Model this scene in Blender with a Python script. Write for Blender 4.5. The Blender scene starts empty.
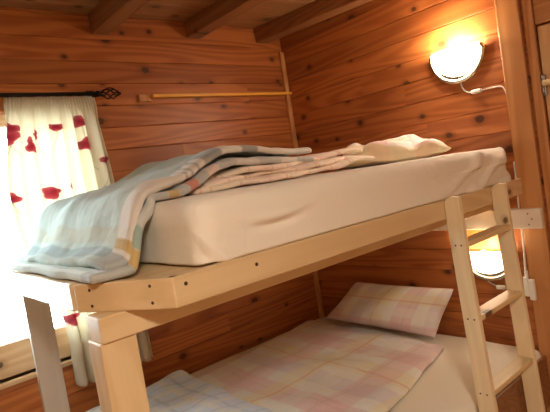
import bpy, bmesh, math, random
from mathutils import Vector, Matrix, noise
random.seed(7)
scn = bpy.context.scene
col = scn.collection
V = Vector

# ------------------------------------------------------------------ node helpers
class NT:
    def __init__(s, name):
        s.m = bpy.data.materials.new(name); s.m.use_nodes = True
        s.t = s.m.node_tree; s.n = s.t.nodes; s.n.clear()
        s.out = s.n.new('ShaderNodeOutputMaterial')
    def put(s, v, sock):
        if isinstance(v, bpy.types.NodeSocket): s.t.links.new(v, sock)
        elif v is not None:
            if sock.type == 'RGBA' and not isinstance(v, (int, float)) and len(v) == 3: v = (*v, 1)
            sock.default_value = v
    def math(s, op, a, b=None, c=None, clamp=False):
        n = s.n.new('ShaderNodeMath'); n.operation = op; n.use_clamp = clamp
        s.put(a, n.inputs[0])
        if b is not None: s.put(b, n.inputs[1])
        if c is not None: s.put(c, n.inputs[2])
        return n.outputs[0]
    def vmath(s, op, a, b=None):
        n = s.n.new('ShaderNodeVectorMath'); n.operation = op
        s.put(a, n.inputs[0])
        if b is not None: s.put(b, n.inputs[1])
        return n.outputs['Value'] if op in ('LENGTH', 'DISTANCE', 'DOT_PRODUCT') else n.outputs[0]
    def coord(s, k='Object'): return s.n.new('ShaderNodeTexCoord').outputs[k]
    def sep(s, v):
        n = s.n.new('ShaderNodeSeparateXYZ'); s.put(v, n.inputs[0]); return n.outputs
    def comb(s, x, y, z):
        n = s.n.new('ShaderNodeCombineXYZ')
        for i, q in enumerate((x, y, z)): s.put(q, n.inputs[i])
        return n.outputs[0]
    def noise(s, v, scale, detail=3, rough=.5, dist=0):
        n = s.n.new('ShaderNodeTexNoise'); s.put(v, n.inputs['Vector'])
        n.inputs['Scale'].default_value = scale; n.inputs['Detail'].default_value = detail
        n.inputs['Roughness'].default_value = rough; n.inputs['Distortion'].default_value = dist
        return n.outputs['Fac']
    def white(s, v):
        n = s.n.new('ShaderNodeTexWhiteNoise'); n.noise_dimensions = '3D'; s.put(v, n.inputs['Vector']); return n.outputs['Value']
    def mix(s, f, a, b, mode='MIX'):
        n = s.n.new('ShaderNodeMix'); n.data_type = 'RGBA'; n.blend_type = mode
        s.put(f, n.inputs['Factor']); s.put(a, n.inputs[6]); s.put(b, n.inputs[7]); return n.outputs[2]
    def smooth(s, v, a, b, lo=0., hi=1.):
        n = s.n.new('ShaderNodeMapRange'); n.interpolation_type = 'SMOOTHSTEP'
        s.put(v, n.inputs[0])
        for i, q in enumerate((a, b, lo, hi)): n.inputs[i+1].default_value = q
        return n.outputs[0]
    def bump(s, h, strength=.3, dist=.002):
        n = s.n.new('ShaderNodeBump'); n.inputs['Strength'].default_value = strength
        n.inputs['Distance'].default_value = dist; s.put(h, n.inputs['Height']); return n.outputs[0]
    def bsdf(s, base, rough=.5, metal=0., normal=None, sheen=0., spec=None):
        n = s.n.new('ShaderNodeBsdfPrincipled')
        s.put(base, n.inputs['Base Color']); s.put(rough, n.inputs['Roughness']); s.put(metal, n.inputs['Metallic'])
        if normal is not None: s.put(normal, n.inputs['Normal'])
        if sheen: n.inputs['Sheen Weight'].default_value = sheen
        if spec is not None: n.inputs['Specular IOR Level'].default_value = spec
        return n.outputs[0]
    def end(s, sh): s.t.links.new(sh, s.out.inputs[0]); return s.m

def wood(name, c_dark, c_lite, axis=0, pitch=None, across=2, z0=0., vary=.35, knots=.38, knot_col=(.06, .018, .008), rough=.42, seed=0., grain=1., bumps=.25):
    """Pine with growth rings and knots; optional boards of width `pitch` stacked along `across`."""
    k = NT(name); o = k.sep(k.coord()); g = o[axis]
    oth = [i for i in range(3) if i != axis]
    a = o[across]; b = o[[i for i in oth if i != across][0]]
    if pitch:
        ident = k.math('FLOOR', k.math('DIVIDE', k.math('SUBTRACT', a, z0), pitch))
        # butt joints along the boards
        sh = k.math('MULTIPLY', k.white(k.comb(ident, 3.1 + seed, 1.7)), 5.)
        seg = k.math('FLOOR', k.math('DIVIDE', k.math('ADD', g, sh), 2.9))
        rid = k.white(k.comb(ident, seg, seed + 2.3)); rid2 = k.white(k.comb(seg, ident, seed + 9.3))
    else:
        oi = k.n.new('ShaderNodeObjectInfo').outputs['Random']
        rid = k.math('ADD', oi, seed * .37); rid2 = k.math('FRACT', k.math('MULTIPLY', rid, 7.13)); 
    off = k.math('MULTIPLY', rid, 37.)
    p = k.comb(k.math('ADD', k.math('MULTIPLY', g, .9), off), k.math('ADD', k.math('MULTIPLY', a, 9.), k.math('MULTIPLY', rid2, 11.)), k.math('MULTIPLY', b, 9.))
    streak = k.noise(k.comb(k.math('ADD', k.math('MULTIPLY', g, 2.), off), k.math('MULTIPLY', a, 90.), k.math('MULTIPLY', b, 90.)), 1., 3, .6)
    broad = k.noise(p, .8, 2, .5, .4)
    ring = k.math('SINE', k.math('MULTIPLY', k.noise(p, .55, 1.5, .4, .3), 75.))
    ring = k.smooth(ring, -.9, 1.)
    # knots
    kv = k.comb(k.math('ADD', k.math('MULTIPLY', g, 5.2), off), k.math('MULTIPLY', a, 7.), k.math('ADD', k.math('MULTIPLY', b, 4.), k.math('MULTIPLY', rid, 3.)))
    vo = k.n.new('ShaderNodeTexVoronoi'); vo.voronoi_dimensions = '2D'; k.put(kv, vo.inputs['Vector']); vo.inputs['Scale'].default_value = 1.
    vo.inputs['Randomness'].default_value = .85
    d = k.math('ADD', vo.outputs['Distance'], k.math('MULTIPLY', k.math('SUBTRACT', k.noise(k.coord(), 60., 2), .5), .06))
    ex = k.math('LESS_THAN', k.sep(vo.outputs['Color'])[0], knots)
    size = k.math('ADD', .6, k.math('MULTIPLY', k.sep(vo.outputs['Color'])[1], .6))
    ds = k.math('DIVIDE', d, size)
    core = k.math('MULTIPLY', ex, k.smooth(ds, .08, .135, 1., 0.))
    halo = k.math('MULTIPLY', ex, k.smooth(ds, .10, .30, 1., 0.))
    f = k.math('MULTIPLY', k.math('ADD', k.math('ADD', k.math('MULTIPLY', ring, .45 * grain), k.math('MULTIPLY', streak, .5 * grain)), k.math('MULTIPLY', broad, .35)), .85, clamp=True)
    c = k.mix(f, c_lite, c_dark)
    val = k.math('ADD', 1. - vary / 2, k.math('MULTIPLY', rid2, vary))
    c = k.mix(1., c, k.comb(val, k.math('POWER', val, 1.12), k.math('POWER', val, 1.2)), 'MULTIPLY')
    c = k.mix(k.math('MULTIPLY', halo, .45), c, tuple(q * .55 for q in c_dark))
    c = k.mix(k.math('MULTIPLY', core, .88), c, knot_col)
    nrm = k.bump(k.math('ADD', ring, streak), bumps, .0012)
    return k.end(k.bsdf(c, rough, 0., nrm))

def plain(name, c, rough=.5, metal=0., var=.08, scale=30., bumps=.1):
    k = NT(name); n = k.noise(k.coord(), scale, 3)
    cc = k.mix(n, tuple(q * (1 - var) for q in c), tuple(min(1, q * (1 + var)) for q in c))
    return k.end(k.bsdf(cc, rough, metal, k.bump(n, bumps, .001)))

def stripes(k, t, col_in, defs):
    """defs: (period, offset, width fraction, colour, strength)"""
    c = col_in
    for per, off, w, cc, st in defs:
        fr = k.math('FRACT', k.math('ADD', k.math('DIVIDE', t, per), off))
        inside = k.math('MULTIPLY', k.smooth(fr, 0., .02), k.smooth(fr, w, w + .02, 1., 0.))
        c = k.mix(k.math('MULTIPLY', inside, st), c, cc)
    return c

def cloth(name, base, su=(), sv=(), rough=.85, weave=900., wr=.35, trans=0.):
    k = NT(name); uv = k.sep(k.coord('UV'))
    c = stripes(k, uv[0], base, su); c = stripes(k, uv[1], c, sv)
    ob = k.coord()
    w = k.noise(ob, weave, 1); f = k.noise(ob, 22., 4, .55, .6)
    c = k.mix(k.math('MULTIPLY', w, .12), c, tuple(q * .7 for q in base))
    nrm = k.bump(f, wr, .012)
    sh = k.bsdf(c, rough, 0., nrm, sheen=.15, spec=.2)
    if trans:
        tr = k.n.new('ShaderNodeBsdfTranslucent'); k.put(c, tr.inputs[0])
        mx = k.n.new('ShaderNodeMixShader'); mx.inputs[0].default_value = trans
        k.t.links.new(sh, mx.inputs[1]); k.t.links.new(tr.outputs[0], mx.inputs[2]); sh = mx.outputs[0]
    return k.end(sh)

# ------------------------------------------------------------------ materials
PITCH = .1133; Z0 = 1.03 - 20 * PITCH
WD, WL = (.27, .064, .0135), (.57, .203, .052)
m_wall_b = wood('pine_cladding_back', WD, WL, 0, PITCH, 2, Z0, .28, .34, seed=1.)
m_wall_r = wood('pine_cladding_right', WD, WL, 1, PITCH, 2, Z0, .28, .34, seed=4.)
m_ceil = wood('ceiling_boards', (.30, .13, .05), (.50, .26, .11), 0, .12, 1, 0., .4, .3, seed=2.)
m_floor = wood('floor_boards', (.20, .08, .03), (.38, .18, .07), 0, .14, 1, 0., .3, .25, seed=3.)
m_beam = wood('beam_pine', (.19, .068, .022), (.36, .155, .055), 1, None, 2, vary=.25, knots=.3)
m_trim_v = wood('trim_pine_upright', (.44, .18, .055), (.66, .33, .13), 2, None, 1, vary=.15, knots=.15)
m_door = wood('door_pine', (.62, .36, .17), (.80, .54, .30), 2, .09, 1, 0., .12, .1, seed=6.)
m_head = wood('door_head_pine', (.42, .19, .07), (.60, .31, .13), 1, .3, 2, 0., .12, .1, seed=7.)
m_sillw = wood('window_pine', (.50, .30, .15), (.72, .50, .30), 0, None, 2, vary=.1, knots=.1)
PD, PL = (.58, .375, .18), (.77, .575, .345)
m_pine_x = wood('new_pine_lengthwise', PD, PL, 0, None, 2, vary=.12, knots=.16, knot_col=(.16, .06, .02), seed=1., grain=.8)
m_pine_y = wood('new_pine_crosswise', PD, PL, 1, None, 2, vary=.12, knots=.12, knot_col=(.16, .06, .02), seed=2., grain=.8)
m_pine_z = wood('new_pine_upright', PD, PL, 2, None, 0, vary=.12, knots=.16, knot_col=(.16, .06, .02), seed=3., grain=.8)
m_lad = wood('ladder_pine_upright', (.66, .49, .28), (.82, .67, .44), 2, None, 1, vary=.1, knots=.12, knot_col=(.2, .08, .03), seed=5., grain=.6)
m_rung = wood('ladder_pine_rung', (.62, .42, .20), (.80, .60, .35), 0, None, 1, vary=.15, knots=.1, seed=8., grain=.6)
m_grey = wood('pale_grey_board', (.50, .45, .39), (.62, .57, .50), 2, None, 1, vary=.05, knots=0., grain=.5)
m_shelf = wood('shelf_pine', (.80, .38, .045), (.90, .50, .075), 0, None, 2, vary=.05, knots=.05, grain=.5)
m_cleat = plain('cleat_white_wood', (.74, .64, .54), .5, 0, .06, 12.)
m_screw = plain('screw_dark_steel', (.10, .06, .035), .45, .6)
m_iron = plain('wrought_iron', (.018, .015, .013), .5, .7)
m_white = plain('white_plastic', (.80, .78, .72), .35)
m_chrome = plain('polished_metal', (.62, .58, .46), .18, 1., .05)
m_hinge = plain('latch_metal', (.30, .28, .24), .35, .9)
m_ivory = plain('latch_bolt_ivory', (.74, .58, .36), .4)
m_plaster = plain('room_side_wall', (.62, .40, .22), .8)
m_dark = plain('dark_gap', (.05, .018, .008), .8)

SH = (.84, .76, .65)
m_sheet = cloth('cream_cotton_sheet', SH, wr=.22)
m_sheet_w = cloth('white_cotton', (.86, .80, .70), wr=.25)
PK, YL, WH, LV = (.72, .42, .45), (.76, .66, .38), (.78, .75, .71), (.60, .53, .63)
RD = (.62, .17, .13)
def plaid(name, base, s, wr=.35):
    return cloth(name, base,
        [(.42 * s, .0, .24, PK, .55), (.42 * s, .33, .22, YL, .5), (.42 * s, .62, .2, LV, .5), (.42 * s, .28, .015, RD, .55), (.42 * s, .86, .014, (.45, .40, .18), .4)],
        [(.40 * s, .1, .26, PK, .45), (.40 * s, .45, .2, YL, .45), (.40 * s, .72, .18, WH, .5), (.40 * s, .41, .018, RD, .5), (.40 * s, .9, .014, (.45, .38, .2), .4)], wr=wr)
m_duvet = plaid('pink_yellow_plaid', WH, 1.35)
m_pillow = plaid('pink_yellow_pillow_plaid', (.80, .76, .72), 1.2, .25)
m_duvet_up = cloth('cream_pink_plaid', (.90, .80, .60), [(.40, .1, .42, (.90, .64, .57), .75), (.13, .5, .08, RD, .5), (.40, .62, .03, RD, .7)], [(.11, .3, .10, RD, .4), (.20, .1, .3, (.90, .76, .68), .5)], wr=.5)
m_pillow_up = cloth('cream_pillowcase', (.95, .90, .84), [(.30, .2, .45, (.93, .58, .56), .75)], [(.23, .1, .25, (.90, .76, .44), .7), (.23, .5, .04, RD, .35)], wr=.5)
m_blue = cloth('pale_blue_check', (.64, .71, .88), [(.16, .2, .12, (.36, .45, .56), .4), (.16, .6, .22, WH, .6)], [(.15, .0, .14, (.38, .46, .58), .4), (.15, .5, .2, WH, .6)], wr=.5)

def blanket_mat():
    k = NT('aqua_wool_plaid'); uv = k.sep(k.coord('UV')); u, v = uv[0], uv[1]    # u along length from the folded end, v inwards from the front edge
    AQ = (.31, .40, .355)
    top = k.math('GREATER_THAN', u, 3.); u = k.math('SUBTRACT', u, k.math('MULTIPLY', top, 5.))     # the upper fold is laid out 5 m further along
    ob = k.coord()
    c = k.mix(k.noise(k.comb(k.math('MULTIPLY', u, 4.), k.math('MULTIPLY', v, 40.), 0.), 1., 3), AQ, (.50, .57, .52))
    c = stripes(k, v, c, [(.30, .35, .08, (.26, .36, .38), .25), (.30, .62, .07, (.56, .58, .53), .35), (.30, .8, .03, (.22, .32, .32), .3)])
    # hem bands towards the hanging end
    def band(a, b, cc, st):
        nonlocal c
        f = k.math('MULTIPLY', k.smooth(u, a, a + .012), k.smooth(u, b - .012, b, 1., 0.)); c = k.mix(k.math('MULTIPLY', f, st), c, cc)
    band(1.02, 1.09, (.42, .40, .28), .7); band(1.10, 1.17, (.16, .25, .28), .75); band(1.20, 1.24, (.80, .82, .78), .7)
    # coloured border along the front edge
    def border(tab, c0):
        bb = c0
        for a0, a1, cc in tab:
            f = k.math('MULTIPLY', k.smooth(u, a0 - .006, a0 + .006), k.smooth(u, a1 - .006, a1 + .006, 1., 0.)); bb = k.mix(f, bb, cc)
        return bb
    GY, PA, SA, OC = (.46, .46, .45), (.72, .66, .59), (.64, .17, .09), (.56, .36, .10)
    low = border(((.0, .12, GY), (.12, .2, PA), (.2, .30, GY), (.30, .40, (.60, .57, .53)), (.40, .50, GY), (.50, .56, (.76, .58, .50)), (.56, .625, GY), (.625, .685, SA), (.685, .755, GY), (.755, .815, OC), (.815, .90, GY), (.90, .97, (.60, .60, .57)), (.97, 1.03, (.28, .40, .35)), (1.03, 1.09, OC), (1.09, 1.3, (.42, .44, .42))), PA)
    upp = border(((.0, .10, (.60, .58, .54)), (.28, .35, (.28, .28, .28)), (.35, .45, (.70, .66, .60)), (.45, .55, (.26, .27, .27)), (.585, .60, (.34, .35, .34)), (.63, .645, (.36, .37, .36)), (.67, .685, (.36, .37, .36)), (1.06, 1.10, OC), (1.12, 1.3, (.36, .38, .38))), PA)
    bb = k.mix(top, low, upp)
    c = k.mix(k.smooth(v, .07, .08, 1., 0.), c, bb)
    c = k.mix(k.math('MULTIPLY', k.noise(ob, 500., 2), .25), c, (.75, .75, .70))
    nrm = k.bump(k.math('ADD', k.noise(ob, 300., 2), k.math('MULTIPLY', k.noise(ob, 14., 3), 3.)), .5, .006)
    return k.end(k.bsdf(c, .95, 0., nrm, sheen=.3, spec=.1))
m_blanket = blanket_mat()

def curtain_mat():
    k = NT('poppy_curtain_cotton'); uvv = k.coord('UV'); uv = k.sep(uvv); x, z = uv[0], uv[1]
    ob = uvv
    warp = k.math('MULTIPLY', k.math('SUBTRACT', k.noise(ob, 35., 2), .5), .02)
    warp2 = k.math('MULTIPLY', k.math('SUBTRACT', k.noise(k.vmath('ADD', ob, (3.3, 1.2, 0)), 35., 2), .5), .02)
    c = k.mix(k.noise(ob, 6., 2), (.84, .77, .62), (.88, .84, .73))
    pop = [(-1.770, 1.345, .040, .038), (-1.755, 1.385, .026, .034), (-1.695, 1.30, .016, .045), (-1.66, 1.35, .024, .028), (-1.565, 1.38, .030, .026), (-1.45, 1.40, .034, .034), (-1.443, 1.29, .034, .04),
           (-1.358, 1.20, .034, .03), (-1.632, 1.08, .050, .036), (-1.797, 1.075, .026, .03), (-1.545, 1.10, .018, .035), (-1.648, .484, .042, .036), (-1.42, .95, .035, .035), (-1.50, .72, .04, .035),
           (-1.75, .80, .035, .03), (-1.36, .55, .035, .035), (-1.58, .88, .03, .026)]
    # stems
    for i, (px, pz, rx, rz) in enumerate(pop):
        L = .13 + .05 * ((i * 7) % 3); bend = (.05, -.06, .03)[i % 3]
        t = k.math('DIVIDE', k.math('SUBTRACT', pz, z), L)
        cx = k.math('ADD', px, k.math('MULTIPLY', bend, k.math('MULTIPLY', t, t)))
        dd = k.math('ABSOLUTE', k.math('SUBTRACT', k.math('ADD', x, k.math('MULTIPLY', warp, .2)), cx))
        f = k.math('MULTIPLY', k.smooth(dd, .0012, .003, 1., 0.), k.math('MULTIPLY', k.math('GREATER_THAN', t, 0.), k.math('LESS_THAN', t, 1.)))
        c = k.mix(k.math('MULTIPLY', f, .5), c, (.40, .40, .28))
    for i, (px, pz, rx, rz) in enumerate(pop):
        dx = k.math('DIVIDE', k.math('SUBTRACT', k.math('ADD', x, warp), px), rx); dz = k.math('DIVIDE', k.math('SUBTRACT', k.math('ADD', z, warp2), pz), rz)
        d = k.math('SQRT', k.math('ADD', k.math('MULTIPLY', dx, dx), k.math('MULTIPLY', dz, dz)))
        ang = k.math('ARCTAN2', dz, dx)
        lob = k.math('ADD', .74, k.math('MULTIPLY', .20, k.math('SINE', k.math('ADD', k.math('MULTIPLY', ang, 3.), float(i * 1.7)))))
        f = k.smooth(k.math('SUBTRACT', d, lob), -.06, .08, 1., 0.)
        c = k.mix(f, c, k.mix(k.smooth(d, .0, .8), (.40, .06, .09), (.54, .15, .18)))
    w = k.noise(ob, 700., 1)
    sh = k.bsdf(c, .85, 0., k.bump(w, .1, .001), spec=.15)
    tr = k.n.new('ShaderNodeBsdfTranslucent'); k.put(c, tr.inputs[0])
    mx = k.n.new('ShaderNodeMixShader'); mx.inputs[0].default_value = .42
    k.t.links.new(sh, mx.inputs[1]); k.t.links.new(tr.outputs[0], mx.inputs[2])
    return k.end(mx.outputs[0])
m_curtain = curtain_mat()

def glass_mat():
    k = NT('window_glass'); g = k.n.new('ShaderNodeBsdfGlossy'); g.inputs['Roughness'].default_value = .02
    t = k.n.new('ShaderNodeBsdfTransparent'); t.inputs[0].default_value = (.95, .98, .97, 1)
    fr = k.n.new('ShaderNodeFresnel'); fr.inputs[0].default_value = 1.45
    mx = k.n.new('ShaderNodeMixShader'); k.t.links.new(fr.outputs[0], mx.inputs[0]); k.t.links.new(t.outputs[0], mx.inputs[1]); k.t.links.new(g.outputs[0], mx.inputs[2])
    return k.end(mx.outputs[0])
m_glass = glass_mat()

def emit(name, c, s):
    k = NT(name); b = k.n.new('ShaderNodeBsdfPrincipled'); b.inputs['Base Color'].default_value = (.9, .86, .78, 1); b.inputs['Roughness'].default_value = .25
    n = k.noise(k.coord(), 12., 2)
    k.put(k.mix(n, c, tuple(q * .96 for q in c)), b.inputs['Emission Color']); b.inputs['Emission Strength'].default_value = s
    return k.end(b.outputs[0])
m_lamp = emit('lit_opal_glass', (1., .84, .64), 34.)
m_lamp_low = emit('lit_opal_glass_dim', (1., .82, .58), 6.)
m_bulb = emit('lit_bulb', (1., .76, .42), 25.)
m_fill_lamp = emit('added_fill_diffuser', (1., .84, .64), 3.)  # glow of the added fill lamp behind the camera

# ------------------------------------------------------------------ object helpers
def tag(o, label=None, cat=None, group=None, kind=None):
    if label: o['label'] = label
    if cat: o['category'] = cat
    if group: o['group'] = group
    if kind: o['kind'] = kind
    return o
def wloc(o): return V((0, 0, 0)) if o is None else o.location + (wloc(o.parent) if o.parent else V((0, 0, 0)))
def thing(name, label, cat, loc, group=None):
    o = bpy.data.objects.new(name, None); o.location = loc; o.empty_display_size = .1; col.objects.link(o)
    return tag(o, label, cat, group)
def mesh_obj(name, verts, faces, mat, parent=None, origin=None, uvs=None, smooth=False):
    """verts in room coordinates; stored relative to the thing they belong to."""
    og = wloc(parent) if parent else V(origin or (0, 0, 0))
    me = bpy.data.meshes.new(name); me.from_pydata([tuple(V(v) - og) for v in verts], [], faces)
    if uvs:
        ul = me.uv_layers.new(name='UVMap')
        for p in me.polygons:
            for li in p.loop_indices: ul.data[li].uv = uvs[me.loops[li].vertex_index]
    me.materials.append(mat)
    if smooth: me.polygons.foreach_set('use_smooth', [True] * len(me.polygons))
    me.update(); o = bpy.data.objects.new(name, me); col.objects.link(o)
    if parent: o.parent = parent
    else: o.location = og
    return o
class MB:
    def __init__(s): s.v = []; s.f = []; s.uv = None
    def add(s, vs, fs):
        n = len(s.v); s.v += [V(q) for q in vs]; s.f += [tuple(i + n for i in f) for f in fs]
    def box(s, x0, x1, y0, y1, z0, z1, b=.003, mat=None):
        bm = bmesh.new(); bmesh.ops.create_cube(bm, size=1.)
        for v in bm.verts: v.co = V(((x0 + x1) / 2 + v.co.x * (x1 - x0), (y0 + y1) / 2 + v.co.y * (y1 - y0), (z0 + z1) / 2 + v.co.z * (z1 - z0)))
        s.take(bm, b, mat)
    def prism(s, pts, z0, z1, b=.003, mat=None):
        bm = bmesh.new(); lo = [bm.verts.new((x, y, z0)) for x, y in pts]; hi = [bm.verts.new((x, y, z1)) for x, y in pts]; n = len(pts)
        bm.faces.new(lo[::-1]); bm.faces.new(hi)
        for i in range(n): bm.faces.new((lo[i], lo[(i + 1) % n], hi[(i + 1) % n], hi[i]))
        bmesh.ops.recalc_face_normals(bm, faces=bm.faces[:]); s.take(bm, b, mat)
    def take(s, bm, b=0., mat=None):
        if b: bmesh.ops.bevel(bm, geom=bm.edges[:], offset=b, segments=2, affect='EDGES', profile=.5)
        if mat: bmesh.ops.transform(bm, matrix=mat, verts=bm.verts[:])
        bm.verts.index_update(); s.add([v.co.copy() for v in bm.verts], [tuple(v.index for v in f.verts) for f in bm.faces]); bm.free()
    def tube(s, pts, r, n=8, closed_caps=True):
        pts = [V(p) for p in pts]; rs = r if isinstance(r, (list, tuple)) else [r] * len(pts); base = len(s.v)
        ref = None
        for i, p in enumerate(pts):
            t = (pts[min(i + 1, len(pts) - 1)] - pts[max(i - 1, 0)]).normalized()
            if ref is None: ref = t.orthogonal().normalized()
            ref = (ref - t * ref.dot(t)).normalized(); bi = t.cross(ref)
            for j in range(n):
                a = 2 * math.pi * j / n; s.v.append(p + (ref * math.cos(a) + bi * math.sin(a)) * rs[i])
        for i in range(len(pts) - 1):
            for j in range(n):
                a = base + i * n + j; b = base + i * n + (j + 1) % n; s.f.append((a, b, b + n, a + n))
        s.f.append(tuple(base + j for j in range(n))[::-1]); e = base + (len(pts) - 1) * n; s.f.append(tuple(e + j for j in range(n)))
    def ball(s, c, r, n=10):
        bm = bmesh.new(); bmesh.ops.create_uvsphere(bm, u_segments=n * 2, v_segments=n, radius=1.)
        rr = r if isinstance(r, (tuple, list)) else (r, r, r)
        for v in bm.verts: v.co = V((c[0] + v.co.x * rr[0], c[1] + v.co.y * rr[1], c[2] + v.co.z * rr[2]))
        s.take(bm)
    def out(s, name, mat, parent=None, origin=None, smooth=False): return mesh_obj(name, s.v, s.f, mat, parent, origin, None, smooth)
def fbm(x, y, z=0., s=1.): return noise.fractal(V((x * s, y * s, z * s)), 1., 2., 3)
def lerp(a, b, t): return a + (b - a) * t
def interp(tab, x):
    """smooth interpolation in a table of (key, value...)"""
    if x <= tab[0][0]: return tab[0][1:]
    for i in range(len(tab) - 1):
        a, b = tab[i], tab[i + 1]
        if x <= b[0]:
            t = (x - a[0]) / (b[0] - a[0])
            p = tab[max(i - 1, 0)]; q = tab[min(i + 2, len(tab) - 1)]
            o = []
            for j in range(1, len(a)):
                m0 = (b[j] - p[j]) / max(b[0] - p[0], 1e-6) * (b[0] - a[0]); m1 = (q[j] - a[j]) / max(q[0] - a[0], 1e-6) * (b[0] - a[0])
                h = 2*t**3 - 3*t**2 + 1, t**3 - 2*t**2 + t, -2*t**3 + 3*t**2, t**3 - t**2
                o.append(h[0] * a[j] + h[1] * m0 + h[2] * b[j] + h[3] * m1)
            return tuple(o)
    return tab[-1][1:]
def grid(nu, nv, fn):
    vs, uvs, fs = [], [], []
    for i in range(nu + 1):
        for j in range(nv + 1):
            p, uv = fn(i / nu, j / nv); vs.append(V(p)); uvs.append(uv)
    for i in range(nu):
        for j in range(nv):
            a = i * (nv + 1) + j; fs.append((a, a + nv + 1, a + nv + 2, a + 1))
    return vs, uvs, fs
def soft(o, thick=None, sub=1):
    if thick:
        m = o.modifiers.new('thickness', 'SOLIDIFY'); m.thickness = thick; m.offset = 0.
    m = o.modifiers.new('soften', 'SUBSURF'); m.levels = sub; m.render_levels = sub
    return o
def rounded(x0, x1, y0, y1, z0, z1, r, n, disp=None, rt=None, rb=None):
    """rounded box with evenly split faces, corners rounded by r; uv in metres"""
    bm = bmesh.new(); L = ((x0, x1), (y0, y1), (z0, z1)); seen = {}; vs = []; uvs = []; fs = []
    rt = rt or min(r, (z1 - z0) * .49); rb = rb or rt
    def steps(a, b, k, ra, rr):
        t = [a, a + ra * .12, a + ra * .35, a + ra * .7, a + ra]; m = [a + ra + (b - a - ra - rr) * i / k for i in range(1, k)]
        return t + m + [b - rr, b - rr * .7, b - rr * .35, b - rr * .12, b]
    S = [steps(L[i][0], L[i][1], n[i], r if i < 2 else rb, r if i < 2 else rt) for i in range(3)]
    def vert(p):
        key = tuple(round(q, 6) for q in p)
        if key in seen: return seen[key]
        lo_ = (r, r, rb); hi_ = (r, r, rt); inn = V([min(max(p[i], L[i][0] + lo_[i]), L[i][1] - hi_[i]) for i in range(3)])
        d = V(p) - inn; rr = (r, r, rb if d.z < 0 else rt); q = V([d[i] / rr[i] for i in range(3)]); nrm = q.normalized() if q.length > 1e-9 else V((0, 0, 1))
        w = inn + V([nrm[i] * rr[i] for i in range(3)]) if q.length > 1e-9 else V(p)
        if disp: w = w + nrm * disp(w, nrm)
        seen[key] = len(vs); vs.append(w); uvs.append((p[0] + p[2] * .3, p[1] + p[2])); return seen[key]
    for ax in range(3):
        a, b = [i for i in range(3) if i != ax]
        for side in (0, 1):
            for i in range(len(S[a]) - 1):
                for j in range(len(S[b]) - 1):
                    q = []
                    for (ii, jj) in ((i, j), (i + 1, j), (i + 1, j + 1), (i, j + 1)):
                        p = [0, 0, 0]; p[ax] = L[ax][side]; p[a] = S[a][ii]; p[b] = S[b][jj]; q.append(vert(p))
                    flip = (side == 0) ^ (ax == 1)
                    fs.append(tuple(q[::-1] if flip else q))
    bm.free(); return vs, uvs, fs
def planks(mb, ax_u, u0, u1, v0, v1, ax_n, n_face, n_back, seams, g=.0035, gd=.005):
    """boards running along ax_u, stacked along the remaining axis, with V-grooves between them"""
    ax_v = [i for i in range(3) if i not in (ax_u, ax_n)][0]
    cuts = [v0] + [s for s in seams if v0 + .004 < s < v1 - .004] + [v1]
    dn = 1 if n_back > n_face else -1
    for a, b in zip(cuts[:-1], cuts[1:]):
        prof = [(a, n_back), (a, n_face + dn * gd), (a + g, n_face), (b - g, n_face), (b, n_face + dn * gd), (b, n_back)]
        vs = []
        for u in (u0, u1):
            for (v, n) in prof:
                p = [0, 0, 0]; p[ax_u] = u; p[ax_v] = v; p[ax_n] = n; vs.append(p)
        k = len(prof); fs = [tuple(range(k)), tuple(range(2 * k - 1, k - 1, -1))] + [(i, i + k, (i + 1) % k + k, (i + 1) % k) for i in range(k)]
        mb.add(vs, fs)
def fix_normals(o):
    bm = bmesh.new(); bm.from_mesh(o.data); bmesh.ops.recalc_face_normals(bm, faces=bm.faces[:]); bm.to_mesh(o.data); bm.free(); return o

# ------------------------------------------------------------------ the room
FZ, CZ = -.42, 1.95
seams = [Z0 + i * PITCH for i in range(10, 40)]
WX0, WX1, WZ0, WZ1 = -2.45, -1.40, .285, 1.47        # window opening in the back wall
XL, YF = -3.7, -4.3
mb = MB()
planks(mb, 0, XL, WX0, FZ, CZ, 1, 0, .14, seams)
planks(mb, 0, WX1, 0.06, FZ, CZ, 1, 0, .14, seams)
planks(mb, 0, WX0, WX1, FZ, WZ0, 1, 0, .14, seams)
planks(mb, 0, WX0, WX1, WZ1, CZ, 1, 0, .14, seams)
tag(fix_normals(mb.out('wall_back', m_wall_b)), kind='structure')
mb = MB(); planks(mb, 1, -1.60, 0, FZ, CZ, 0, 0, .1, seams); mb.box(.062, .1, -2.45, -1.55, FZ, CZ, 0)  # unseen backing box behind the door, added to block outside light leaking in
tag(fix_normals(mb.out('wall_right', m_wall_r)), kind='structure')
mb = MB(); mb.box(0, .1, YF, -2.42, FZ, CZ, 0)
tag(mb.out('wall_right_near', m_plaster), kind='structure')
mb = MB(); mb.box(XL - .1, XL, YF, .14, FZ, CZ, 0); tag(mb.out('wall_left', m_plaster), kind='structure')
mb = MB(); mb.box(XL - .1, .1, YF - .1, YF, FZ, CZ, 0); tag(mb.out('wall_front', m_plaster), kind='structure')
mb = MB(); planks(mb, 0, XL - .1, .1, YF - .1, .14, 2, FZ, FZ - .05, [YF + i * .14 for i in range(1, 40)], .002, .003)
tag(fix_normals(mb.out('floor', m_floor)), kind='structure')
mb = MB(); planks(mb, 0, XL - .1, .1, YF - .1, .14, 2, CZ, CZ + .05, [YF + i * .12 for i in range(1, 40)], .003, .004)
tag(fix_normals(mb.out('ceiling', m_ceil)), kind='structure')

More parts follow.
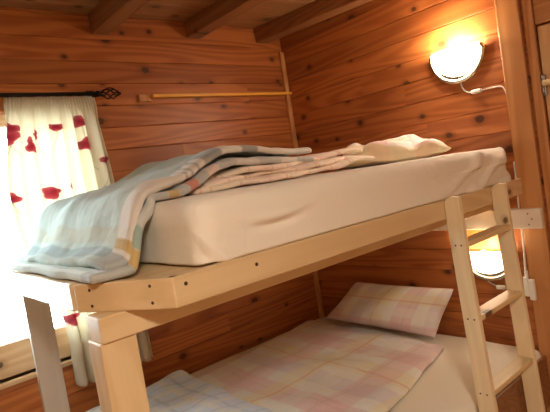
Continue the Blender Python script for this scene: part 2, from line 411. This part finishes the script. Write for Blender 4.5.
# corner strip, wide upright board by the door, door lining
mb = MB(); mb.box(-.034, -.001, -.022, -.001, FZ, 1.80, .004); tag(mb.out('trim_1', m_trim_v), kind='structure')
mb = MB(); mb.box(-.022, -.001, -1.548, -1.448, FZ, CZ, .004); tag(mb.out('trim_2', m_trim_v), kind='structure')
mb = MB(); mb.box(-.014, -.001, -1.600, -1.560, FZ, CZ, .004); tag(mb.out('trim_3', m_trim_v), kind='structure')
mb = MB(); mb.box(-.004, .06, -2.42, -1.602, 1.462, CZ, .003); tag(mb.out('trim_4', m_head), kind='structure')
door = thing('door_1', None, None, (0, -2.0, FZ)); door['kind'] = 'structure'
mb = MB(); mb.box(-.002, .04, -2.41, -1.606, FZ + .01, 1.454, .006); mb.out('door_panel', m_door, door)
la = MB(); la.box(-.020, -.0025, -1.620, -1.608, 1.155, 1.245, .003); la.box(-.036, -.02, -1.618, -1.610, 1.17, 1.19, .003); la.box(-.030, -.02, -1.619, -1.609, 1.205, 1.24, .003)
lo = la.out('latch', m_hinge, door)
la = MB(); la.tube([(-.028, -1.614, 1.207), (-.028, -1.70, 1.207)], .014, 12); lb = la.out('latch_bolt', m_ivory, lo); lb.location = -lo.location; lb['label'] = 'ivory coloured latch bolt'
la = MB(); la.ball((-.040, -1.665, 1.210), .007, 6); ls = la.out('screw', m_screw, lo); ls.location = -lo.location

# window: frame, pane, sill
win = thing('window_1', None, None, ((WX0 + WX1) / 2, .06, WZ0)); win['kind'] = 'structure'
mb = MB()
mb.box(WX0, WX1, .05, .10, .286, .435, .004); mb.box(WX0, WX1, .05, .10, WZ1 - .06, WZ1, .004)
mb.box(WX1 - .035, WX1, .05, .10, .435, WZ1 - .06, .004); mb.box(WX0, WX0 + .06, .05, .10, .435, WZ1 - .06, .004); 
mb.out('window_frame', m_sillw, win)
mb = MB(); mb.box(WX0 + .06, WX1 - .035, .07, .074, .435, WZ1 - .06, 0); mb.out('pane', m_glass, win)
mb = MB(); mb.box(WX0 - .06, WX1 + .045, -.014, .048, .262, .285, .004)
mb.box(WX0, WX1, .048, .14, .26, .285, .0); mb.out('window_sill', m_sillw, win)

# ------------------------------------------------------------------ ceiling beams
def beam(pts, z0, label):
    cx = sum(p[0] for p in pts) / 4; mb = MB(); mb.prism(pts, z0, CZ - .001, .005)
    return tag(mb.out('ceiling_beam', m_beam, None, (cx, -.8, z0)), label, 'beam', 'ceiling beams')
beam([(-1.297, -.001), (-1.297, -4.25), (-1.205, -4.25), (-1.205, -.001)], 1.846, 'dark squared ceiling beam above the curtain, furthest from the lamps')
beam([(-.735, -.001), (-.735, -4.25), (-.643, -4.25), (-.643, -.001)], 1.856, 'dark squared ceiling beam above the middle of the back wall, between two others')
beam([(-.215, -.001), (-.10, -.95), (-.004, -.95), (-.115, -.001)], 1.856, 'dark squared ceiling beam nearest the corner, running out along the lamp wall')

# ------------------------------------------------------------------ bunk bed frame
bunk = thing('bunk_bed', 'new pine built-in bunk bed frame with a cut front corner, fixed between two wood walls', 'bunk bed', (-1., -.7, FZ))
RY = -1.468; RZ0, RZ1 = .735, .807; EX = -1.975
mb = MB(); mb.prism([(-1.84, RY), (-.006, RY), (-.006, RY + .026), (-1.852, RY + .026)], RZ0, RZ1, .003); rail = mb.out('front_rail', m_pine_x, bunk)
A, B = V((-1.8415, RY)), V((EX, -1.20)); d = (B - A).normalized(); nrm = V((-d.y, d.x)); nrm = nrm if nrm.x > 0 else -nrm
mb = MB(); mb.prism([A[:], B[:], (B + nrm * .026 + d * .0)[:], (A + nrm * .026 )[:]], RZ0, RZ1, .003)
cr = mb.out('corner_rail', m_pine_y, bunk); cr['label'] = 'short slanting board with four screws across the cut corner'
mb = MB(); mb.box(EX, EX + .026, -1.172, -.11, RZ0, RZ1, .003); mb.out('end_rail', m_pine_y, bunk)
mb = MB(); mb.prism([(-1.945, -.11), (-1.945, -1.19), (-1.815, -1.438), (-.012, -1.438), (-.012, -.11)], .775, .802, .002); mb.out('bed_platform', m_pine_x, bunk)
for x0, y0 in ((EX + .002, -1.33), (-1.87, -.185)):
    mb = MB(); mb.box(x0, -.027, y0, y0 + .08, .672, .735, .004); mb.out('support_beam', m_pine_x, bunk)
mb = MB(); mb.box(-1.977, -1.885, -1.322, -1.24, FZ + .001, .672, .004); mb.out('post', m_pine_z, bunk)
mb = MB(); mb.prism([(-1.876, -.215), (-1.778, -.215), (-1.778, -.19), (-1.876, -.19)], FZ + .001, .662, .003)
for v_ in mb.v:
    if v_.z > .6: v_.z += .052 * (-1.778 - v_.x) / .098
gb = mb.out('post', m_grey, bunk); gb['label'] = 'pale grey rear post with a slanting top, in front of the window'
mb = MB(); mb.box(-.050, -.0225, -1.546, -.03, .575, .667, .003); mb.box(-.024, -.0005, -1.425, -.03, .575, .667, 0); cl = mb.out('wall_cleat', m_cleat, bunk); cl['label'] = 'white board screwed to the wall under the bunk'
def screw(parent, p, n, r=.0045):
    n = V(n).normalized(); mb = MB(); mb.tube([V(p) - n * .004, V(p) + n * .0008], r, 10); s = mb.out('screw', m_screw, parent)
    s.location = -(parent.location) if parent.parent else s.location
    return s
def sub_screw(parent, p, n, r=.0045):
    n = V(n).normalized(); mb = MB(); mb.tube([V(p) - n * .004, V(p) + n * .0008], r, 10)
    return mb.out('screw', m_screw, parent)
for t in (.17, .78):
    for z in (RZ0 + .016, RZ1 - .016):
        q = A.lerp(B, 1 - t); sub_screw(cr, (q.x, q.y, z), (-nrm.x, -nrm.y, 0), .004)
for x, z in ((-1.81, .785), (-1.60, .78)): sub_screw(rail, (x, RY, z), (0, -1, 0), .005)
for y, z in ((-1.49, .645), (-1.505, .62), (-1.49, .595)): sub_screw(cl, (-.050, y, z), (-1, 0, 0), .0035)
# lower platform
mb = MB(); mb.prism([(-1.87, -.02), (-1.87, -1.44), (-.012, -1.44), (-.012, -.02)], -.19, -.16, .002); mb.out('bed_platform', m_pine_x, bunk)
mb = MB(); mb.box(-1.87, -.027, -1.484, -1.472, -.26, -.03, .003); mb.out('front_rail', m_beam, bunk)
for y0 in (-1.33, -.13):
    mb = MB(); mb.box(-1.88, -.027, y0, y0 + .08, -.27, -.19, .004); mb.out('support_beam', m_pine_x, bunk)

# ------------------------------------------------------------------ ladder
lad = thing('ladder', 'pale pine bunk ladder with flat rungs hooked on the upper bunk near its head', 'ladder', (-.49, -1.52, FZ))
def ladder_rail(x0, x1):
    pts = [(-1.529, .815), (-1.492, .818), (-1.4695, .800), (-1.4695, .734), (-1.4695, .70), (-1.478, .45), (-1.495, 0.), (-1.510, FZ + .001), (-1.580, FZ + .001), (-1.562, 0.), (-1.534, .60)]
    bm = bmesh.new(); a = [bm.verts.new((x0, y, z)) for y, z in pts]; b = [bm.verts.new((x1, y, z)) for y, z in pts]; n = len(pts)
    bm.faces.new(a); bm.faces.new(b[::-1])
    for i in range(n): bm.faces.new((a[i], b[i], b[(i + 1) % n], a[(i + 1) % n]))
    bmesh.ops.recalc_face_normals(bm, faces=bm.faces[:]); mb = MB(); mb.take(bm, .003); return mb.out('side_rail', m_lad, lad)
rl = ladder_rail(-.692, -.668); rr = ladder_rail(-.322, -.298)
RUNG = ((.645, -1.534, -1.475), (.365, -1.546, -1.484), (.078, -1.556, -1.494), (-.205, -1.566, -1.504))
for z, y0, y1 in RUNG:
    mb = MB(); mb.box(-.6675, -.3225, y0, y1, z - .02, z, .003); mb.out('rung', m_rung, lad)
    for y in (y0 + .018, y1 - .018): sub_screw(rl, (-.692, y, z - .01), (-1, 0, 0), .0035)

# ------------------------------------------------------------------ mattresses
DENT = (-1.50, .868)
def wr_up(w, n):
    d = .0035 * fbm(w.x, w.y * 1.5, w.z * 2, 4.)
    if n.y < -.3:
        # drag lines in the fitted sheet on the front face
        d += .012 * max(0., math.sin((w.x * .55 - (w.z - .9) * 1.3) * 40. + 2 * fbm(w.x, w.z, 0, 6.))) * max(0., min(1., (w.x + .75) / .35)) * 1.3
        cz = DENT[1] + .30 * (w.x - DENT[0]) ** 2 * 4.
        d -= .016 * math.exp(-((w.x - DENT[0]) / .075) ** 2 - ((w.z - cz) / .010) ** 2)
        d += .009 * math.exp(-((w.x - DENT[0]) / .085) ** 2 - ((w.z - cz - .022) / .013) ** 2)
        t = (w.x + 1.685) - (w.z - .82) * -.8
        d += .009 * math.exp(-(t / .016) ** 2) * max(0, 1 - (w.z - .8) / .13) - .008 * math.exp(-((t + .04) / .016) ** 2) * max(0, 1 - (w.z - .8) / .15)
    return d
vs, uvs, fs = rounded(-1.748, -.025, -1.458, -.11, .8025, .977, .055, (90, 40, 16), wr_up, .062, .010)
for v in vs:      # slightly lower towards the wall end
    if v.z > .9: v.z -= .014 * (v.x + 1.775) / 1.77
    if v.x > -.16 and v.y < -1.2: v.y += .07 * ((v.x + .16) / .135) ** 2 * min(1, (-1.2 - v.y) / .2)
mt = mesh_obj('mattress', vs, fs, m_sheet, None, (-.9, -.74, .804), uvs, True)
soft(tag(mt, 'thick mattress in a cream fitted sheet on the upper bunk', 'mattress', 'bunk mattresses'))
def corner_fn(u, v):
    x = lerp(-.14, -.012, u); y = -1.452 - .012 * u - .006 * math.sin(v * 3.1); z = lerp(.955 - .05 * u * u, .812, v) + .006 * math.sin(u * 6)
    return (x, y, z), (x, z)
vs, uvs, fs = rounded(-1.86, -.008, -1.470, -.02, -.158, 0., .045, (60, 40, 8), lambda w, n: .004 * fbm(w.x, w.y, w.z, 4.) + .002 * math.sin(w.x * 30 + w.y * 12) * (n.z > .5) * max(0, fbm(w.x, w.y, 1., 2.)))
mt = mesh_obj('mattress', vs, fs, m_sheet, None, (-.9, -.74, -.158), uvs, True)
soft(tag(mt, 'wide mattress in a cream sheet on the lower bunk under plaid bedding', 'mattress', 'bunk mattresses'))

# ------------------------------------------------------------------ pillows
def pillow(name, C4, nrm, h, mat, label, group, seed, wr=.012, pinch=.10, under=1., origin=None, uvs_=(.75, .45)):
    """C4: four corners (bottom-left, bottom-right, top-right, top-left) of the pillow's middle surface"""
    C4 = [V(c) for c in C4]; nrm = V(nrm).normalized(); N = 30; M = 22; verts = []; uv = []; faces = []; idx = {}
    def mid(a, b):
        ca, cb = (2 * a - 1), (2 * b - 1)
        a2 = .5 + ca * .5 * (1 - pinch * (1 - cb * cb)); b2 = .5 + cb * .5 * (1 - pinch * (1 - ca * ca))
        return C4[0] * (1 - a2) * (1 - b2) + C4[1] * a2 * (1 - b2) + C4[2] * a2 * b2 + C4[3] * (1 - a2) * b2
    for side in (1, -1):
        for i in range(N + 1):
            for j in range(M + 1):
                edge = i in (0, N) or j in (0, M)
                if edge and side == -1: idx[(side, i, j)] = idx[(1, i, j)]; continue
                a, b = .5 - .5 * math.cos(math.pi * i / N), .5 - .5 * math.cos(math.pi * j / M)
                ca, cb = abs(2 * a - 1), abs(2 * b - 1)
                t = ((1 - ca ** 3) * (1 - cb ** 3)) ** .45
                p = mid(a, b)
                w = wr * fbm(p.x + seed, p.y, p.z, 9.) * (t ** .5) + wr * .8 * fbm(p.x, p.y + seed, p.z, 4.)
                p = p + nrm * (side * h * t * (1 if side > 0 else under) + w * (1 if side > 0 else .3))
                idx[(side, i, j)] = len(verts); verts.append(p); uv.append((a * uvs_[0], b * uvs_[1]))
    for side in (1, -1):
        for i in range(N):
            for j in range(M):
                q = [idx[(side, i, j)], idx[(side, i + 1, j)], idx[(side, i + 1, j + 1)], idx[(side, i, j + 1)]]
                faces.append(tuple(q if side == 1 else q[::-1]))
    og = origin or (sum((c for c in C4), V()) / 4)
    o = mesh_obj(name, verts, faces, mat, None, og, uv, True); fix_normals(o)
    return soft(tag(o, label, 'pillow', group))
pillow('pillow', [(-.19, -.225, .045), (-.195, -1.010, .040), (-.085, -1.09, .275), (-.085, -.44, .272)], (-.93, 0, .36), .085, m_pillow,
       'plump pink and yellow plaid pillow leaning on the wall in the lower bunk', 'pillows', 1., .012, .035)
pillow('pillow', [(-.54, -.80, .998), (-.30, -1.305, .992), (-.10, -1.08, 1.005), (-.12, -.56, 1.015)], (0, 0, 1), .085, m_pillow_up,
       'crumpled cream and pink pillow on the upper bunk below the lamp', 'pillows', 5., .045, .04, .45)

# ------------------------------------------------------------------ upper bedding
def slab(name, nu, nv, fn, thick, mat, origin, sub=1):
    vs, uvs, fs = grid(nu, nv, fn); o = mesh_obj(name, vs, fs, mat, None, origin, uvs, True); return soft(o, thick, sub)
def join_grids(name, parts, mat, origin):
    V_, U_, F_ = [], [], []
    for vs, uvs, fs in parts:
        n = len(V_); V_ += vs; U_ += uvs; F_ += [tuple(i + n for i in f) for f in fs]
    return mesh_obj(name, V_, F_, mat, None, origin, U_, True)
MTZ = .970
def duvet_layer(x0, x1, y0, y1, z, seed, droop):
    def fn(u, v):
        x = lerp(x0, x1, u) + .015 * math.sin(v * 7 + seed); y = lerp(y0, y1, v) + .022 * math.sin(u * 9 + seed * 2) * (1 - v) + .012 * fbm(x, seed, 0, 6.)
        e = min(1, min(u, 1 - u) / .10); e2 = min(1, v / .12)
        z_ = z + .022 * max(0, min(1, (x + .95) / .3))
        zz = z_ - droop * (1 - e ** .6) - .012 * (1 - e2 ** .7) + .012 * fbm(x, y, seed, 6.)
        return (x, y, max(zz, MTZ + .014)), (u * 1.0 + seed * .13, v * .7)
    return grid(40, 24, fn)
dv = join_grids('duvet', [duvet_layer(-1.49, -.52, -1.03, -.25, .994, 1., .006), duvet_layer(-1.44, -.57, -.99, -.25, 1.017, 2.4, .016), duvet_layer(-1.34, -.50, -.965, -.28, 1.040, 4.1, .004)], m_duvet_up, (-1., -.6, MTZ))
soft(tag(dv, 'cream and pink duvet folded in layers on the upper bunk beneath the aqua blanket', 'duvet', 'duvets'), .022)

# length path of the blanket: key, X, Z(top layer), front edge Y
BP = [(0., -.79, 1.076, -.93), (.18, -.99, 1.090, -.94), (.36, -1.20, 1.108, -.95), (.45, -1.29, 1.110, -.96), (.55, -1.385, 1.078, -.98), (.66, -1.49, 1.044, -1.03), (.76, -1.59, 1.020, -1.10),
      (.86, -1.69, 1.010, -1.165), (.93, -1.755, .995, -1.225), (.98, -1.795, .955, -1.255), (1.05, -1.825, .895, -1.275), (1.12, -1.86, .848, -1.29), (1.18, -1.905, .830, -1.285), (1.24, -1.955, .826, -1.275)]
def blanket_layer(dz, dy, k0, k1, seed, back):
    def fn(u, v):
        k = lerp(k0, k1, u); x, z, yf = interp(BP, k); yf += dy
        bk = back - .17 * max(0, min(1, (k - .98) / .2)); y = lerp(yf, bk, v)
        z += dz + .011 * fbm(x * 1.4, y, seed, 5.) + .010 * math.sin(y * 22 + x * 9 + seed) * (.3 + .7 * v) * (1 if k < 1.05 else .35)
        z -= .012 * (1 - min(1, v / .05) ** .5) 
        if v > .86: z -= .10 * ((v - .86) / .14) ** 2 * (1 if k < .95 else .2)
        x += .008 * fbm(y, z, seed, 7.)
        fl = .822 if k > .9 else .99
        return (x - (.012 if dz < 0 and k > .95 else 0), y, max(z, fl - (0 if dz < 0 else -.014))), (k + (0 if dz < 0 else 5.), v * abs(bk - yf))
    return grid(90, 46, fn)
bl = join_grids('blanket', [blanket_layer(.012, .0, 0., 1.20, 2., -.27), blanket_layer(-.034, -.025, .02, 1.235, 6.3, -.30)], m_blanket, (-1.4, -.7, MTZ))
soft(tag(bl, 'pale aqua and grey plaid blanket draped over the window end of the upper bunk', 'blanket', 'blankets'), .024)

# ------------------------------------------------------------------ lower bedding
def low_duvet(u, v):
    # u from foot to head, v from the wall to the room side
    x = lerp(-1.80, -.225, u); yb = lerp(-.34, -.09, u) if False else lerp(-.30, -.10, u ** 1.0)
    yf = lerp(-1.36, -1.09, u ** 1.5)
    y = lerp(yb, yf, v); x += -.03 * (v) * u + .012 * math.sin(v * 8)
    e = min(1, min(min(u, 1 - u) / .05, min(v, 1 - v) / .06))
    z = .018 + .020 * e ** .6 + .012 * max(-.6, fbm(x, y, 2., 5.)) + .006 * math.sin(x * 14 + y * 9)
    return (x, y, max(z, .017)), (x, y)
dl = slab('duvet', 70, 50, low_duvet, .024, m_duvet, (-1., -.6, .0))
tag(dl, 'pink, yellow and white plaid duvet spread flat on the lower bunk', 'duvet', 'duvets')
def low_blanket(u, v):
    x = lerp(-1.84, -1.185 - .05 * v, u); y = lerp(-.14, -1.22, v) + .015 * math.sin(u * 8)
    e = min(1, min(min(u, 1 - u) / .08, min(v, 1 - v) / .08))
    z = .052 + .018 * e ** .6 + .020 * max(-.5, fbm(x, y, 5., 4.)) + .008 * math.sin(x * 20 - y * 14)
    return (x, y, max(z, .054)), (x, y)
tag(slab('blanket', 40, 46, low_blanket, .024, m_blue, (-1.5, -.7, .05)), 'pale blue and white checked blanket on the foot of the lower bunk', 'blanket', 'blankets')

# ------------------------------------------------------------------ curtain, rod, shelf
def curtain_fn(u, v):
    z = lerp(1.524, .165, v)
    l = interp([(.165, -1.69), (.5, -1.695), (.8, -1.79), (1.08, -1.828), (1.3, -1.80), (1.55, -1.762)], z)[0]
    r = interp([(0., -1.358), (.1, -1.346), (.25, -1.328), (.4, -1.318), (1., -1.282)], v)[0]
    hd = max(0., min(1., (z - 1.40) / .08))
    ph = u * 2 * math.pi * 7.5 + .7 * math.sin(u * 9) + .25 * math.sin(z * 4 + u * 5)
    amp = (.009 + .013 * v) * (1 - hd) + .004
    y = -.048 + amp * math.sin(ph) + hd * .006 * math.sin(u * 2 * math.pi * 30)
    x = lerp(l, r, u) + (1 - hd) * .010 * math.cos(ph)
    if z > 1.505: y += .004 * math.sin(u * 190)
    return (x, y, z + .006 * math.sin(ph) * (v > .99)), (lerp(l, r, u), z)
vs, uvs, fs = grid(200, 70, curtain_fn)
ct = mesh_obj('curtain', vs, fs, m_curtain, None, (-1.54, -.058, .165), uvs, True)
mo = ct.modifiers.new('thickness', 'SOLIDIFY'); mo.thickness = .0016
tag(ct, 'gathered cream curtain printed with red poppies hanging beside the window', 'curtain')
rod = thing('curtain_rod', 'black iron curtain rod with a twisted cage finial above the curtain', 'curtain rod', (-2.2, -.058, 1.533))
mb = MB(); mb.tube([(-3.15, -.058, 1.533), (-1.337, -.058, 1.533)], .0095, 12); mb.out('rod', m_iron, rod, smooth=True)
mb = MB(); mb.tube([(-1.347, -.058, 1.533), (-1.337, -.058, 1.533), (-1.327, -.058, 1.533)], [.014, .016, .012], 12)
for i in range(5):
    pts = []
    for j in range(17):
        t = j / 16; a = 2 * math.pi * i / 5 + t * math.pi * 1.1; r = .026 * math.sin(math.pi * t) ** .8 + .002
        pts.append((-1.327 + .10 * t, -.058 + r * math.cos(a), 1.533 + r * math.sin(a)))
    mb.tube(pts, .0032, 6)
mb.ball((-1.225, -.058, 1.533), .007, 6); mb.out('finial', m_iron, rod, smooth=True)
mb = MB(); mb.box(-1.367, -1.347, -.062, -.001, 1.517, 1.524, .002); mb.box(-1.377, -1.337, -.006, -.0005, 1.50, 1.56, .002); mb.out('bracket', m_iron, rod)
sh = thing('wall_shelf', 'narrow golden pine ledge fixed along the back wall above the bunk', 'shelf', (-.55, -.02, 1.51))
mb = MB(); mb.box(-1.03, -.0345, -.045, -.001, 1.512, 1.530, .003); mb.box(-.035, -.003, -.045, -.0225, 1.512, 1.530, .003); mb.out('ledge', m_shelf, sh)
mb = MB(); mb.box(-1.10, -1.0305, -.020, -.001, 1.495, 1.535, .003); mb.out('end_block', m_trim_v, sh)

# ------------------------------------------------------------------ wall lamps
def half_ring(mb, cx, cy, cz, R, r, n=28, a0=math.pi, a1=2 * math.pi):
    mb.tube([(cx, cy + R * math.cos(a0 + (a1 - a0) * i / n), cz + R * math.sin(a0 + (a1 - a0) * i / n)) for i in range(n + 1)], r, 10)
def wall_lamp(cy, cz, label):
    L = thing('wall_lamp', label, 'lamp', (-.001, cy, cz), 'half-round wall lamps')
    mb = MB(); n = 28; R = .138
    ring = [(cy + R * math.cos(math.pi + math.pi * i / n), cz + R * math.sin(math.pi + math.pi * i / n)) for i in range(n + 1)]
    f = [(-.018, y, z) for y, z in ring] + [(-.001, y, z) for y, z in ring]; k = n + 1
    mb.add(f, [tuple(range(k)), tuple(range(2 * k - 1, k - 1, -1))] + [(i, i + k, (i + 1) % k + k, (i + 1) % k) for i in range(k)])
    fix_normals(mb.out('back_plate', m_chrome, L))
    mb = MB(); half_ring(mb, -.020, cy, cz, .137, .011); mb.out('rim', m_chrome, L, smooth=True)
    for s in (-1, 1):
        mb = MB(); mb.ball((-.024, cy + s * .132, cz + .004), .012, 8); mb.out('knob', m_chrome, L, smooth=True)
    vs, uvs, fs = grid(28, 14, lambda u, v: ((-.020 - .075 * math.sin(v * math.pi / 2 ), cy + .118 * math.cos(math.pi + math.pi * u) * math.cos(v * math.pi / 2) , cz + .012 + .118 * math.sin(math.pi + math.pi * u) * (math.cos(v * math.pi / 2))), (u, v)))
    # quarter bowl: rim against the plate, swelling forwards; open at the top
    vs = []; fs = []; N, M = 28, 14
    for i in range(N + 1):
        for j in range(M + 1):
            a = math.pi + math.pi * i / N; b = math.pi / 2 * j / M
            vs.append((-.020 - .078 * math.sin(b) * (abs(math.sin(a)) ** .35 if j else 0) , cy + .120 * math.cos(a) * (1 if 0 else math.cos(b) ** .8 if j < M else 0), cz + .014 + .120 * math.sin(a) * (math.cos(b) ** .8 if j < M else 0)))
    for i in range(N):
        for j in range(M):
            q = i * (M + 1) + j; fs.append((q, q + M + 1, q + M + 2, q + 1))
    return L
def bowl(L, cy, cz, Ry=.125, Rz=.125, D=.080):
    """quarter ellipsoid shade, open top"""
    vs = []; fs = []; N, M = 26, 16
    for j in range(M + 1):
        el = math.pi / 2 * j / M                      # 0 at the open rim, 90 deg at the bottom
        for i in range(N + 1):
            az = math.pi * i / N
            vs.append((-.020 - D * math.cos(el) * math.sin(az), cy + Ry * math.cos(el) * math.cos(az), cz + .016 - Rz * math.sin(el)))
    for j in range(M):
        for i in range(N):
            q = j * (N + 1) + i; fs.append((q, q + 1, q + N + 2, q + N + 1))
    o = mesh_obj('glass_shade', vs, fs, m_lamp, L, None, None, True)
    m = o.modifiers.new('thickness', 'SOLIDIFY'); m.thickness = .003; m.offset = 0
    mb = MB(); mb.ball((-.055, cy, cz - .015), (.02, .02, .032), 8); mb.out('bulb', m_bulb, L, smooth=True)
    li = bpy.data.lights.new('bulb_light', 'POINT'); li.energy = 6.5; li.color = (1., .78, .52); li.shadow_soft_size = .025
    lo = bpy.data.objects.new('bulb_light', li); lo.location = (-.055, cy, cz + .035); col.objects.link(lo)
    return lo
def cord(L, pts, r=.0035):
    t = MB(); P = [V(p) for p in pts]; out = []
    for i in range(len(P) - 1):
        p0, p1, p2, p3 = P[max(i - 1, 0)], P[i], P[i + 1], P[min(i + 2, len(P) - 1)]
        for j in range(6):
            u = j / 6; out.append(.5 * ((2 * p1) + (p2 - p0) * u + (2 * p0 - 5 * p1 + 4 * p2 - p3) * u * u + (3 * p1 - p0 - 3 * p2 + p3) * u ** 3))
    out.append(P[-1]); t.tube(out, r, 8); return t.out('cord', m_white, L, smooth=True)
u1 = wall_lamp(-1.233, 1.446, 'lit half-round glass wall lamp with metal rim above the upper bunk')
bowl(u1, -1.233, 1.446)
cord(u1, [(-.012, -1.235, 1.313), (-.008, -1.238, 1.28), (-.007, -1.255, 1.254), (-.007, -1.285, 1.243), (-.007, -1.33, 1.243), (-.007, -1.40, 1.243), (-.007, -1.432, 1.234), (-.007, -1.446, 1.20)])
mb = MB(); mb.box(-.024, -.002, -1.335, -1.285, 1.232, 1.254, .006); s_ = mb.out('switch', m_white, u1); s_['label'] = 'white inline switch on the lamp cord'
u2 = wall_lamp(-1.258, .458, 'lit half-round glass wall lamp over the lower bunk, behind the ladder')
lo2 = bowl(u2, -1.258, .458); lo2.data.energy = .8
for c_ in u2.children:
    if c_.name.startswith('glass_shade'): c_.data.materials[0] = m_lamp_low
cord(u2, [(-.012, -1.235, .326), (-.008, -1.245, .30), (-.007, -1.28, .283), (-.007, -1.33, .275), (-.007, -1.38, .268), (-.007, -1.415, .262)])
mb = MB(); mb.box(-.024, -.002, -1.325, -1.280, .268, .290, .006); s_ = mb.out('switch', m_white, u2); s_['label'] = 'white inline switch on the lamp cord'
pc = thing('power_cord', 'white cord with a plug adapter running down the wall beside the bunk', 'cord', (-.03, -1.44, .23))
mb = MB()
cord(pc, [(-.010, -1.441, .885), (-.010, -1.441, .80), (-.011, -1.4385, .70), (-.011, -1.4365, .66), (-.011, -1.4365, .58), (-.014, -1.439, .54), (-.024, -1.440, .45), (-.028, -1.436, .36)], .0048)
mb = MB(); mb.box(-.046, -.0225, -1.475, -1.448, .235, .335, .006); mb.box(-.040, -.020, -1.4465, -1.424, .25, .345, .006); mb.tube([(-.028, -1.440, .34), (-.028, -1.440, .372)], .008, 10); mb.out('plug_adapter', m_white, pc)

# ------------------------------------------------------------------ light
fill_lamp = thing('added_fill_lamp', 'round white fill lamp added on the ceiling, out of view', 'lamp', (-2.55, -3.1, CZ - .001))  # unseen lamp, added to fill light on the front of the bed
def disc(r, z0, z1, n=32):
    mb = MB(); mb.prism([(-2.55 + r * math.cos(2 * math.pi * i / n), -3.1 + r * math.sin(2 * math.pi * i / n)) for i in range(n)], z0, z1, .004); return mb
disc(.20, CZ - .03, CZ - .001).out('base', m_white, fill_lamp); disc(.17, CZ - .075, CZ - .0305).out('diffuser', m_fill_lamp, fill_lamp)
li = bpy.data.lights.new('added_fill_light', 'AREA'); li.shape = 'DISK'; li.size = .36; li.energy = 40.; li.color = (1., .90, .73)  # added fill light, out of view
lo = bpy.data.objects.new('added_fill_light', li); lo.location = (-2.55, -3.1, CZ - .085); col.objects.link(lo)
w = bpy.data.worlds.new('sky'); scn.world = w; w.use_nodes = True
bg = w.node_tree.nodes['Background']; bg.inputs[0].default_value = (.82, .95, 1., 1); bg.inputs[1].default_value = 20.
# daylight portal in the window opening
pl = bpy.data.lights.new('window_daylight', 'AREA'); pl.shape = 'RECTANGLE'; pl.size = WX1 - WX0; pl.size_y = WZ1 - WZ0; pl.cycles.is_portal = True
po = bpy.data.objects.new('window_daylight', pl); po.location = ((WX0 + WX1) / 2, .145, (WZ0 + WZ1) / 2); po.rotation_euler = (-math.pi / 2, 0, 0); col.objects.link(po)

# ------------------------------------------------------------------ camera
yaw, pit, rol = (math.radians(a) for a in (40.1504, -3.5363, -9.0224))
f_ = V((math.sin(yaw) * math.cos(pit), math.cos(yaw) * math.cos(pit), math.sin(pit)))
r_ = V((math.cos(yaw), -math.sin(yaw), 0)); u_ = r_.cross(f_)
r2 = r_ * math.cos(rol) + u_ * math.sin(rol); u2_ = -r_ * math.sin(rol) + u_ * math.cos(rol)
cam = bpy.data.cameras.new('camera'); cam.sensor_width = 36.; cam.lens = 36. * 501.466 / 550.; cam.clip_start = .01
co = bpy.data.objects.new('camera', cam); col.objects.link(co)
co.matrix_world = Matrix(((r2.x, u2_.x, -f_.x, -2.371), (r2.y, u2_.y, -f_.y, -2.491), (r2.z, u2_.z, -f_.z, 1.), (0, 0, 0, 1)))
scn.camera = co
vs_ = scn.view_settings; vs_.view_transform = 'Standard'; vs_.look = 'None'; vs_.gamma = 1.; vs_.use_curve_mapping = False; vs_.exposure = .4
